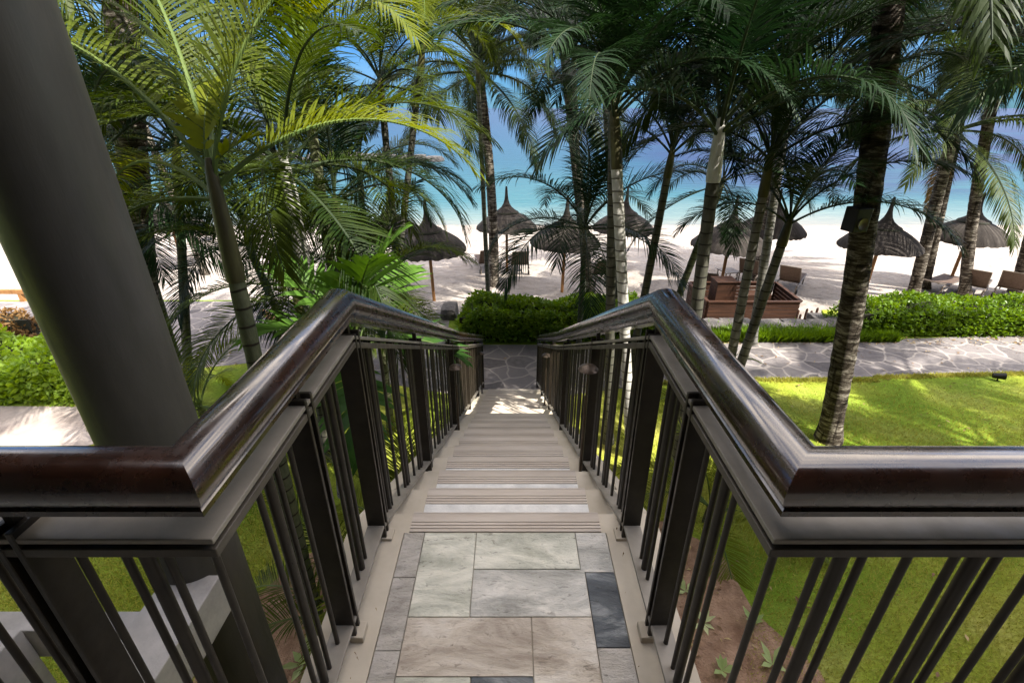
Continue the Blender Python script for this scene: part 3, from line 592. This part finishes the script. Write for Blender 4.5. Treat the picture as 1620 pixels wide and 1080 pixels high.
palm('tall palm behind the two ringed stems, crown at the top of the view', (5.3,9.6,GZ), (4.9,9.6,.5), .09,.07,'areca_dark',15,1.3,.6,'tr_grey',group=A,rot=47,elevs=UPR)
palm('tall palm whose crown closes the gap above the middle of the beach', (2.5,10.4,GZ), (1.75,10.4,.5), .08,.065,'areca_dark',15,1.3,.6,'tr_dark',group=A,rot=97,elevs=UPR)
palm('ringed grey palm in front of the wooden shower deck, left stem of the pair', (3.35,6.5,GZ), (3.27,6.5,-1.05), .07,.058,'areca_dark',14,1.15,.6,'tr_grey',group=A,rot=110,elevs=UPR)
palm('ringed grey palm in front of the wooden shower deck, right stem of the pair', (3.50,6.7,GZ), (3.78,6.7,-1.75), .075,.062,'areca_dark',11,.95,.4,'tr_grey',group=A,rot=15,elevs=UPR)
palm('big rough barked coconut palm growing from the sunny lawn, loudspeaker on its trunk', (4.98,6.19,GZ), (3.95,6.4,1.9), .155,.14,'coco',19,.95,0,'bark',bend=(.10,0),group=CO,rot=25)
palm('dark palm with long arching fronds reaching in from the right', (7.9,5.5,GZ), (6.4,5.6,-.45), .10,.08,'areca_dark',19,1.5,.6,'tr_dark',group=A,rot=35,elevs=UPR)
palm('coconut palm behind the right hedge with drooping yellowish fronds', (12.95,14.7,sandz(14.7)), (12.25,14.6,-.6), .17,.14,'coco',16,.95,0,'bark',group=CO,rot=70,dry=1)
palm('paler coconut palm just behind the drooping one', (14.2,15.8,sandz(15.8)), (12.9,15.7,1.6), .15,.12,'coco',17,1.1,0,'bark',group=CO,rot=15)
palm('curved coconut palm before the far right loungers', (14.9,15.0,sandz(15.0)), (13.0,15.0,2.0), .16,.13,'coco',17,1.1,0,'bark',bend=(-.15,0),group=CO,rot=95)
palm('coconut palm cut by the right edge of the view', (16.9,15.3,sandz(15.3)), (15.4,15.3,2.0), .19,.15,'coco',17,1.1,0,'bark',group=CO,rot=45)
palm('coconut palm on the sand behind the wooden shower deck', (8.9,16.8,sandz(16.8)), (8.45,16.8,1.5), .17,.13,'coco',17,1.1,0,'bark',group=CO,rot=10)
palm('thin far coconut palm on the left sand', (-11.6,17.6,sandz(17.6)), (-12.6,17.8,1.2), .13,.11,'coco',14,.8,0,'bark',group=CO,rot=0)
for i, (x, y, hh) in enumerate([(13.8,3.9,9.0),(11.6,2.9,6.4)]):
    palm(('tall coconut palm on the lawn far out to the right, beyond the view','coconut palm nearest the building on the right lawn')[i], (x,y,GZ), (x+.2,y,GZ+hh), .2,.15,'coco',16,.9,0,'bark',group='coconut palms on the lawn to the right',rot=40*i)
palm('small fan of palm fronds growing from the soil below the right railing', (2.45,4.5,GZ), (2.45,4.5,GZ+.12), .04,.04,'areca',10,.72,.15,'tr_green',cat='palm seedling',rot=10)
palm('small palm sprouting beside the stairs below the left railing', (-1.25,3.9,GZ), (-1.25,3.9,GZ+.25), .04,.04,'areca',11,.75,.15,'tr_green',cat='palm seedling',rot=50)
palm('lush young areca under the left railing by the ringed stem', (-1.55,3.0,GZ), (-1.55,3.0,GZ+.2), .04,.04,'areca',10,.7,.15,'tr_green',cat='palm seedling',rot=20)
palm('low palm clump on the lawn edge behind the round column', (-4.9,6.4,GZ), (-4.9,6.4,GZ+.3), .05,.05,'areca',11,.85,.2,'tr_green',cat='palm seedling',rot=0)
palm('short palm fanning over the path right of the stairs', (3.0,6.9,GZ), (3.0,6.9,GZ+.3), .05,.05,'areca',9,.6,.2,'tr_green',cat='palm seedling',rot=90)

# loudspeaker on the big palm
sp = empty('loudspeaker', (4.36, 6.18, -1.27), R(12), label='black box loudspeaker strapped to the big coconut palm', cat='loudspeaker')
q = MB(); q.box((-.11,-.10,-.15),(.11,.10,.15)); q.build('cabinet', M['black'], sp, bevel=.012)
q = MB(); q.lathe([(0,.0),(.03,.004),(.062,.012),(.07,.016),(.07,0)], 20, c=(0,0,0)); q.v = [(p[0], -.1-p[2], p[1]-.04) for p in q.v]; q.build('cone', M['alu'], sp, smooth=30)
q = MB(); q.box((.11,-.02,-.03),(.20,.02,.03)); q.build('bracket', M['iron'], sp)

# ------------------------------------------------------------------ hedges, bushes, ground cover
def leafmass(name, fn, n, size, m, core=None, label=None, cat=None, kindp=None, seed=1, parts='foliage', loc=(0,0,0)):
    rg = random.Random(seed); b = MB()
    for i in range(n):
        p, nrm = fn(rg); s = size*rg.uniform(.6,1.3)
        d = V((rg.gauss(0,1), rg.gauss(0,1), rg.gauss(0,.7))).normalized(); d = (d + nrm*.6).normalized()
        w = d.cross(V((rg.gauss(0,1), rg.gauss(0,1), rg.gauss(0,1)))).normalized(); k = d.cross(w)
        b.add([p, p+d*s*.5-w*s*.28+k*s*.05, p+d*s, p+d*s*.5+w*s*.28+k*s*.05], [(0,1,2,3)])
    if kindp: return b.build(name, m, kind=kindp)
    r = empty(name, loc, label=label, cat=cat); b.v = [tuple(V(p)-V(loc)) for p in b.v]; b.build(parts, m, r)
    if core: core.v = [tuple(V(p)-V(loc)) for p in core.v]; core.build('branches', M['core'], r)
    return r
def hedge(x0, x1, y0, y1, h, n, size, m, label, seed, name='hedge', wob=.10, z0=GZ):
    def top(x, y):
        u = (x-x0)/(x1-x0); v = (y-y0)/(y1-y0); e = min(1, min(u,1-u)*(x1-x0)/.45)**.45 * min(1, min(v,1-v)*(y1-y0)/.40)**.4
        return h*e*(1+ wob*sin(x*2.3+seed)+wob*.7*sin(x*5.1+y*3+seed*2)+ wob*.5*sin(y*6.3+x))
    def fn(rg):
        x = rg.uniform(x0, x1); y = y0+(y1-y0)*rg.random(); t = top(x, y)
        if rg.random() < .42: y = y0 + abs(rg.gauss(0,.10)); z = rg.uniform(.03,1)*top(x, y0+.38); n_ = V((0,-1,.3)); y -= .05*sin(z*3/h)
        else: z = t - abs(rg.gauss(0,.05)); n_ = V((0,0,1))
        return V((x+rg.gauss(0,.03), y+rg.gauss(0,.03), z0+max(.02,z)+rg.uniform(-.02,.05))), n_
    c = MB(); N_ = 14; M_ = 6; vs = [V((x0+.1+(x1-x0-.2)*i/N_, y0+.12+(y1-y0-.24)*j/M_, z0+max(.02,top(x0+.1+(x1-x0-.2)*i/N_, y0+.12+(y1-y0-.24)*j/M_)-.10))) for j in range(M_+1) for i in range(N_+1)]
    c.add(vs, [(j*(N_+1)+i, j*(N_+1)+i+1, (j+1)*(N_+1)+i+1, (j+1)*(N_+1)+i) for j in range(M_) for i in range(N_)])
    c.box((x0+.1,y0+.10,z0),(x1-.1,y0+.14,z0+h*.75))
    leafmass(name, fn, n, size, M[m], c, label, 'hedge' if name == 'hedge' else 'bush', seed=seed, loc=((x0+x1)/2,(y0+y1)/2,z0))
hedge(-1.25,3.3,9.62,10.95,.76,17000,.085,'hedge_lit','rounded glossy green hedge at the end of the stairs',3)
hedge(7.75,19.5,9.95,11.15,.68,26000,.09,'hedge','long dense green hedge along the path on the right',5,wob=.07)
hedge(-13.5,-7.3,7.2,9.2,.55,14000,.12,'bushlime','lime green leafy bush in the bed at the left edge',8,name='bush',wob=.2)
hedge(-13.5,-10.5,9.6,10.3,.7,3000,.09,'coco_dry','yellow brown shrub on the left edge of the paving',11,name='bush',wob=.2)
def tufts(name, n, fn, h, m, seed=2, label=None):
    rg = random.Random(seed); b = MB()
    for i in range(n):
        p = fn(rg)
        if p is None: continue
        a = rg.uniform(0,6.28); hh = h*rg.uniform(.5,1.3); w = hh*.12+.002; l = V((rg.gauss(0,.45),rg.gauss(0,.45),1))*hh
        s = V((cos(a)*w, sin(a)*w, 0)); b.add([p-s, p+s, p+l], [(0,1,2)])
    return b.build(name, m, kind='stuff')
def g1(rg):
    x = rg.uniform(1.0, 11); y = rg.uniform(1.6, 8.0)
    if x < 2.4+.3*sin(y*2) and y < 4.5+.2*sin(x*5): return None
    if x > 1.6*y+.5 or rg.random() < (y-4.5)/3.6: return None
    return V((x,y,GZ))
tufts('grass', 130000, g1, .035, M['grass'], 5)
def g2(rg):
    x = rg.uniform(-6, -2.7); y = rg.uniform(1.5, 6.0)
    if x < -1.7*y-.3: return None
    return V((x,y,GZ))
tufts('grass', 45000, g2, .035, M['grass'], 6)
def g3(rg): return V((rg.uniform(4.6,8.6), 9.68+abs(rg.gauss(0,.22)), GZ))
tufts('ground_cover', 9000, g3, .22, M['hedge'], 7)

lt = MB(); rg = random.Random(21)                       # fallen leaves and palm scraps
def litter(x, y, z, s=1):
    a = rg.uniform(0, 6.28); l = rg.uniform(.012,.042)*s; w = l*rg.uniform(.2,.45); c_, s_ = cos(a), sin(a); h = rg.uniform(.004,.02)
    lt.add([(x-c_*l,y-s_*l,z), (x+s_*w,y-c_*w,z+h), (x+c_*l,y+s_*l,z+.003), (x-s_*w,y+c_*w,z+h)], [(0,1,2,3)], rg.choice((0,0,1)))
for i in range(420): litter(rg.uniform(.8,2.7), rg.uniform(1.2,4.4), GZ+.02)
for i in range(160): litter(rg.uniform(-2.9,-.8), rg.uniform(1.2,4.2), GZ+.02)
for i in range(260): litter(rg.uniform(2.5,11), rg.uniform(2.5,8.0), GZ+.03, 1.2)
for i in range(260): litter(rg.uniform(-9,13), rg.uniform(8.0,10.0), GZ+.012, 1.2)
for i in range(300): litter(rg.uniform(4,13), 9.55+abs(rg.gauss(0,.3)), GZ+.014, 1.5)
for i in range(9): litter(rg.choice((-.49,.43))+rg.uniform(-.03,.03), rg.uniform(.75,1.5), FZ+.003, .22)
M['litter'] = noisy('dry_brown_leaf', (.12,.065,.03), (.28,.17,.08), 3, .8, 0); M['litter2'] = noisy('dry_yellow_leaf', (.35,.24,.10), (.50,.38,.18), 3, .8, 0)
lt.build('leaf_litter', [M['litter'], M['litter2']], kind='stuff')
def g4(rg):
    x = rg.uniform(2.2, 14)
    return V((x, (8.05 if x < 7 else 8.15+.05*(x-7))-abs(rg.gauss(0,.05)) - (.12 if x < 4 else 0), GZ))
tufts('grass', 12000, g4, .06, M['grass'], 9)

# stones of the low wall before the shower deck, the boulders and the stakes
rw = empty('stone_wall', (6.2, 10.4, GZ), label='low dry wall of dark basalt blocks between the path and the wooden deck', cat='wall')
def stone(w, d, h, seed, M4):
    rg = random.Random(seed); bm = MB(); import bmesh
    m = bmesh.new(); bmesh.ops.create_cube(m, size=1); bmesh.ops.subdivide_edges(m, edges=m.edges[:], cuts=2, use_grid_fill=True)
    for v in m.verts:
        p = v.co.normalized()*.62; v.co = v.co.lerp(p, .35) + V((rg.uniform(-.05,.05),rg.uniform(-.05,.05),rg.uniform(-.05,.05)))
        v.co = V((v.co.x*w, v.co.y*d, v.co.z*h))
    m.verts.ensure_lookup_table(); vs = [M4@v.co for v in m.verts]; fs = [tuple(v.index for v in f.verts) for f in m.faces]; m.free(); bm.add(vs, fs); return bm
x = -2.7; k = 0; rg = random.Random(4)
while x < 2.0:
    w = rg.uniform(.4,.8); stone(w,.5,.20,k,Matrix.Translation(V((x+w/2, rg.uniform(-.04,.04), .08)))).build('stone', M['rock'], rw, smooth=40); x += w*.97; k += 1
for i, (u, v, w, h, lb) in enumerate([(1313,505,.95,.5,'dark boulder beside the stakes, left of the long hedge'),(1345,508,.6,.4,'smaller dark boulder half behind the big palm trunk'),(712,505,.38,.34,'grey stone block at the left end of the middle hedge')]):
    p = ony(u, v, 11.2); o = stone(w,.6,h,50+i,Matrix.Identity(4)).build('boulder', M['rock'], smooth=40, label=lb, cat='boulder'); o.location = (p.x, p.y, GZ+h*.3 if i > 1 else GZ-.25)
names = ['leftmost thin stake','second stake from the deck','middle stake','fourth stake from the deck','stake nearest the boulders']
for i, u in enumerate((1259,1264,1272,1280,1288)):
    p = ony(u, 507, 11.6); q = MB(); hh = (.30,.18,.34,.28,.36)[i]; q.tube([(0,0,-.9),(0,0,hh*.9),(.005,0,hh)], [.032,.03,.012], 7)
    o = q.build('stake', M['teak'], smooth=50, label=names[i]+' of the short wooden row before the sand', cat='stake', group='wooden stakes by the sand'); o.location = (p.x, p.y, p.z)
# wooden shower deck (slatted enclosure)
dk = empty('wooden_enclosure', (6.8, 12.6, -5.5), label='dark red timber slatted enclosure with a tall post box on the sand', cat='wooden enclosure')
def slats(x0,y0,x1,y1,z0,z1,n,name='side_panel'):
    q = MB(); h = (z1-z0)/n; d = V((x1-x0,y1-y0,0)); L = d.length; Mx = Matrix.Translation((x0,y0,0))@Matrix.Rotation(atan2(d.y,d.x),4,'Z')
    for i in range(n): q.box((0,-.015,z0+i*h+.008),(L,.015,z0+(i+1)*h-.008),0,Mx)
    q.box((-.03,-.05,z1),(L+.03,.05,z1+.035),0,Mx); q.box((0,.016,z0),(.06,.06,z1),0,Mx); q.box((L-.06,.016,z0),(L,.06,z1),0,Mx)
    q.build(name, M['teak'], dk, bevel=.003)
slats(-1.35,-.1,1.15,-.1,0,.66,6,'front_panel'); slats(1.20,-.04,1.30,1.5,0,.66,6); slats(-1.38,1.5,-1.38,-.04,0,.66,6); slats(-1.3,1.55,1.25,1.55,0,.66,6,'back_panel')
q = MB(); q.box((-1.3,.0,.05),(1.2,1.5,.10)); q.build('deck_floor', M['teak'], dk)
q = MB(); q.box((-1.05,.25,.1),(-.50,.75,1.10)); q.box((-1.08,.22,1.10),(-.47,.78,1.13)); q.build('post_box', M['teak'], dk, bevel=.006)
q = MB(); q.box((.1,.9,.1),(.9,1.3,.5)); q.build('bench', M['teak'], dk, bevel=.006)

# left low wooden rail along the paving
lr = empty('low_rail', (-9, 12.2, GZ), label='low brown timber rail on short posts along the left paving edge', cat='railing')
q = MB(); q.box((-8,-.05,.22),(-4.0,.05,.34)); q.build('beam', M['pole'], lr, bevel=.01)
for x in (-7.5,-5.8,-4.2): q = MB(); q.box((x,-.045,0),(x+.09,.045,.22)); q.build('post', M['pole'], lr)
q = MB(); q.tube([(0,0,0),(1.5,-1.4,.02)], [.075,.06], 10); o = q.build('log', M['pole'], smooth=50, label='reddish log lying across the paving behind the green ringed palm', cat='log'); o.location = (-5.9,10.6,GZ+.35)

# spot lamp on the lawn
p = onz(1577,602,GZ); sl = empty('lawn_spotlight', p, R(-30), label='small black spotlight on the sunny lawn by the path', cat='garden light')
q = MB(); q.tube([(0,0,-.02),(0,0,.06)], .012, 8); q.build('spike', M['black'], sl)
q = MB(); q.tube([(-.09,0,.09),(.09,0,.12)], [.05,.065], 12); q.build('head', M['black'], sl, smooth=40)
# seedlings in the soil
for i, (u, v, s, lb) in enumerate([(1190,985,1,'pale leafed seedling on the red soil, beside a fallen leaf'),(1112,985,.9,'small seedling on the soil nearest the right railing'),(1222,1050,1.1,'seedling with long pale leaves in the soil at the bottom of the view'),(1142,1060,1.0,'bushy seedling between the right balusters, lowest one'),(1085,935,.9,'dark teal leafed seedling close to the stairs'),(480,1050,1.3,'leafy seedling on the soil below the left railing')]):
    p = onz(u, v, GZ+.012); q = MB(); rg = random.Random(i)
    for k in range(7):
        a = k*.9+rg.uniform(-.2,.2); e = rg.uniform(.3,1.1); d = V((cos(a)*cos(e), sin(a)*cos(e), sin(e))); w = d.cross(V((0,0,1))).normalized(); l = .19*s*rg.uniform(.7,1.2)
        q.add([V((0,0,0)), d*l*.5-w*.028*s, d*l-V((0,0,.02)), d*l*.5+w*.028*s], [(0,1,2,3)])
    o = q.build('seedling', M['seedling'], label=lb, cat='seedling', group='seedlings in the red soil'); o.location = p

# ------------------------------------------------------------------ thatched umbrellas
def make_umbrella(loc, label, tilt=0, seed=0, sc=1.0, hx=1.0):
    r = empty('thatched_umbrella', loc, R(seed*47), label=label, cat='beach umbrella', group='thatched umbrellas on the sand'); rg = random.Random(seed)
    r.scale = (sc, sc, sc*hx); r.rotation_euler = (R(tilt), R(rg.uniform(-2,2)), R(seed*47))
    q = MB(); q.tube([(0,0,-.4),(0,0,2.2)], .05, 10); q.build('pole', M['pole'], r, smooth=50)
    prof = [(.03,3.16),(.042,3.08),(.055,2.85),(.075,2.70),(.115,2.56),(.19,2.44),(.30,2.35),(.42,2.275),(.435,2.23),(.58,2.16),(.76,2.05),(.92,1.93),(1.03,1.82),(1.11,1.72),(1.13,1.65)]
    jits = {}
    def jit(i, k, R_, z):
        a = jits.setdefault((i,k), rg.uniform(-1,1)); b_ = jits.setdefault(('c',k), rg.uniform(-1,1))
        return R_*(1+.006*a+.005*b_), z + (.025*b_+.02*a if i >= 13 else .004*a)
    q = MB(); q.lathe(prof, 72, jit=jit); q.lathe([(1.13,1.65),(.9,1.79),(.5,2.0),(.05,2.2)], 72, jit=lambda i,k,R_,z: jit(14,k,R_,z) if i == 0 else (R_,z)); q.build('thatch', M['thatch'], r, smooth=70)
    q = MB(); q.lathe([(.42,2.285),(.45,2.255),(.45,2.225),(.42,2.20)], 36); q.build('binding', M['core'], r, smooth=60)
    for k in range(6):
        a = k*pi/3; q = MB(); q.tube([(.04*cos(a),.04*sin(a),1.55),(.75*cos(a),.75*sin(a),1.84)], .018, 6); q.build('brace', M['pole'], r)
UM = [(687,476,'near thatched umbrella on the sand left of the middle hedge',0),(802,430,'thatched umbrella behind the thin coconut trunk in the middle of the beach',0),
 (889,462,'thatched umbrella mostly hidden behind the low dark areca',0),(978,432,'thatched umbrella behind the pale sunlit stem',0),(1137,468,'thatched umbrella just left above the wooden enclosure',0),
 (1203,436,'sunlit thatched umbrella behind the ringed palm pair',0),(1365,470,'large looking thatched umbrella right of the big coconut palm',0),(1500,452,'thatched umbrella behind the long hedge, farthest right',0),
 (628,446,'thatched umbrella behind the left foliage, close behind the near one',0),(292,425,'thatched umbrella at the far left behind fronds',0)]
for i, (u, v, lb, t) in enumerate(UM): make_umbrella(onsand(u, v), lb, t, i+1)

# ------------------------------------------------------------------ sun loungers
def make_lounger(loc, rz, label, back=50):
    r = empty('sun_lounger', loc, R(rz), label=label, cat='sun lounger', group='brown sun loungers on the sand')
    q = MB()
    for s in (-1,1): q.tube([(s*.31,-.55,.32),(s*.31,1.15,.32)], .022, 6)
    q.tube([(-.31,1.15,.32),(.31,1.15,.32)], .022, 6); q.tube([(-.31,-.1,.32),(.31,-.1,.32)], .018, 6); q.build('frame', M['alu'], r, smooth=50)
    q = MB(); q.box((-.29,-.08,.325),(.29,1.13,.34)); q.build('seat', M['sling'], r)
    c, s_ = cos(R(back)), sin(R(back)); q = MB(); Mx = Matrix.Translation((0,-.08,.335))@Matrix.Rotation(pi-R(back),4,'X')
    q.box((-.29,0,-.008),(.29,.78,.008),0,Mx); bk = q.build('backrest', M['sling'], r)
    q = MB(); L = .80
    for s in (-1,1): q.tube([(s*.30,-.08,.335),(s*.30,-.08-c*L,.335+s_*L)], .018, 6)
    q.tube([(-.30,-.08-c*L,.335+s_*L),(.30,-.08-c*L,.335+s_*L)], .018, 6); q.build('back_frame', M['alu'], r)
    for x in (-.29,.29):
        for y in (-.45,.95): q = MB(); q.tube([(x,y,.31),(x,y-.04,0)], .02, 6); q.build('leg', M['alu'], r)
        q = MB(); q.lathe([(.03,-.015),(.085,-.02),(.095,0),(.085,.02),(.03,.015)], 14); q.v = [(x+p[2]+(.03 if x>0 else -.03), -.42+p[0], .095+p[1]) for p in q.v]; q.build('wheel', M['black'], r, smooth=40)
LO = [(770,428,-12,'brown lounger partly behind the thin coconut trunk'),(821,430,-6,'brown lounger just right of the middle umbrella pole'),(948,446,-8,'brown lounger seen between the low areca and the pale stem'),
 (1182,445,35,'brown lounger behind the wooden enclosure, between two trunks'),(1246,458,38,'brown wheeled lounger on open sand right of the ringed palms'),(1535,466,48,'brown lounger behind the long hedge, half behind the curved trunk'),
 (1592,470,50,'brown lounger at the right edge of the beach'),(1112,468,20,'lounger left of the wooden enclosure, mostly behind trunks'),(330,382,-20,'pale looking lounger far left on the sand'),(1480,460,60,'flat lounger under the far right umbrella')]
for u, v, rz, lb in LO: make_lounger(onsand(u, v), -rz, lb, 50 if 'flat' not in lb else 12)
p = onsand(1150,444); st_ = empty('side_table', p, R(10), label='small low grey table on the sand beside a lounger behind the enclosure', cat='side table')
q = MB(); q.box((-.3,-.3,.36),(.3,.3,.39)); q.build('table_top', M['alu'], st_, bevel=.004)
for x in (-.26,.26):
    for y in (-.26,.26): q = MB(); q.box((x-.015,y-.015,0),(x+.015,y+.015,.36)); q.build('leg', M['alu'], st_)

# ------------------------------------------------------------------ rocks in the lagoon
rk = random.Random(9); q = MB()
for i in range(70):
    t = rk.random()**.7; x = -9.0 - 26*(1-t) + rk.gauss(0,.6); y = 66 + 3*(1-t) + rk.gauss(0,1.0); s = rk.uniform(.5,1.6)*(1.2-.5*t)
    q_ = stone(s*1.4, s, s*.9, i, Matrix.Translation((x, y, SEA+s*.15))); q.add(q_.v, q_.f)
q.build('reef_rocks', M['rock'], smooth=50, kind='stuff')
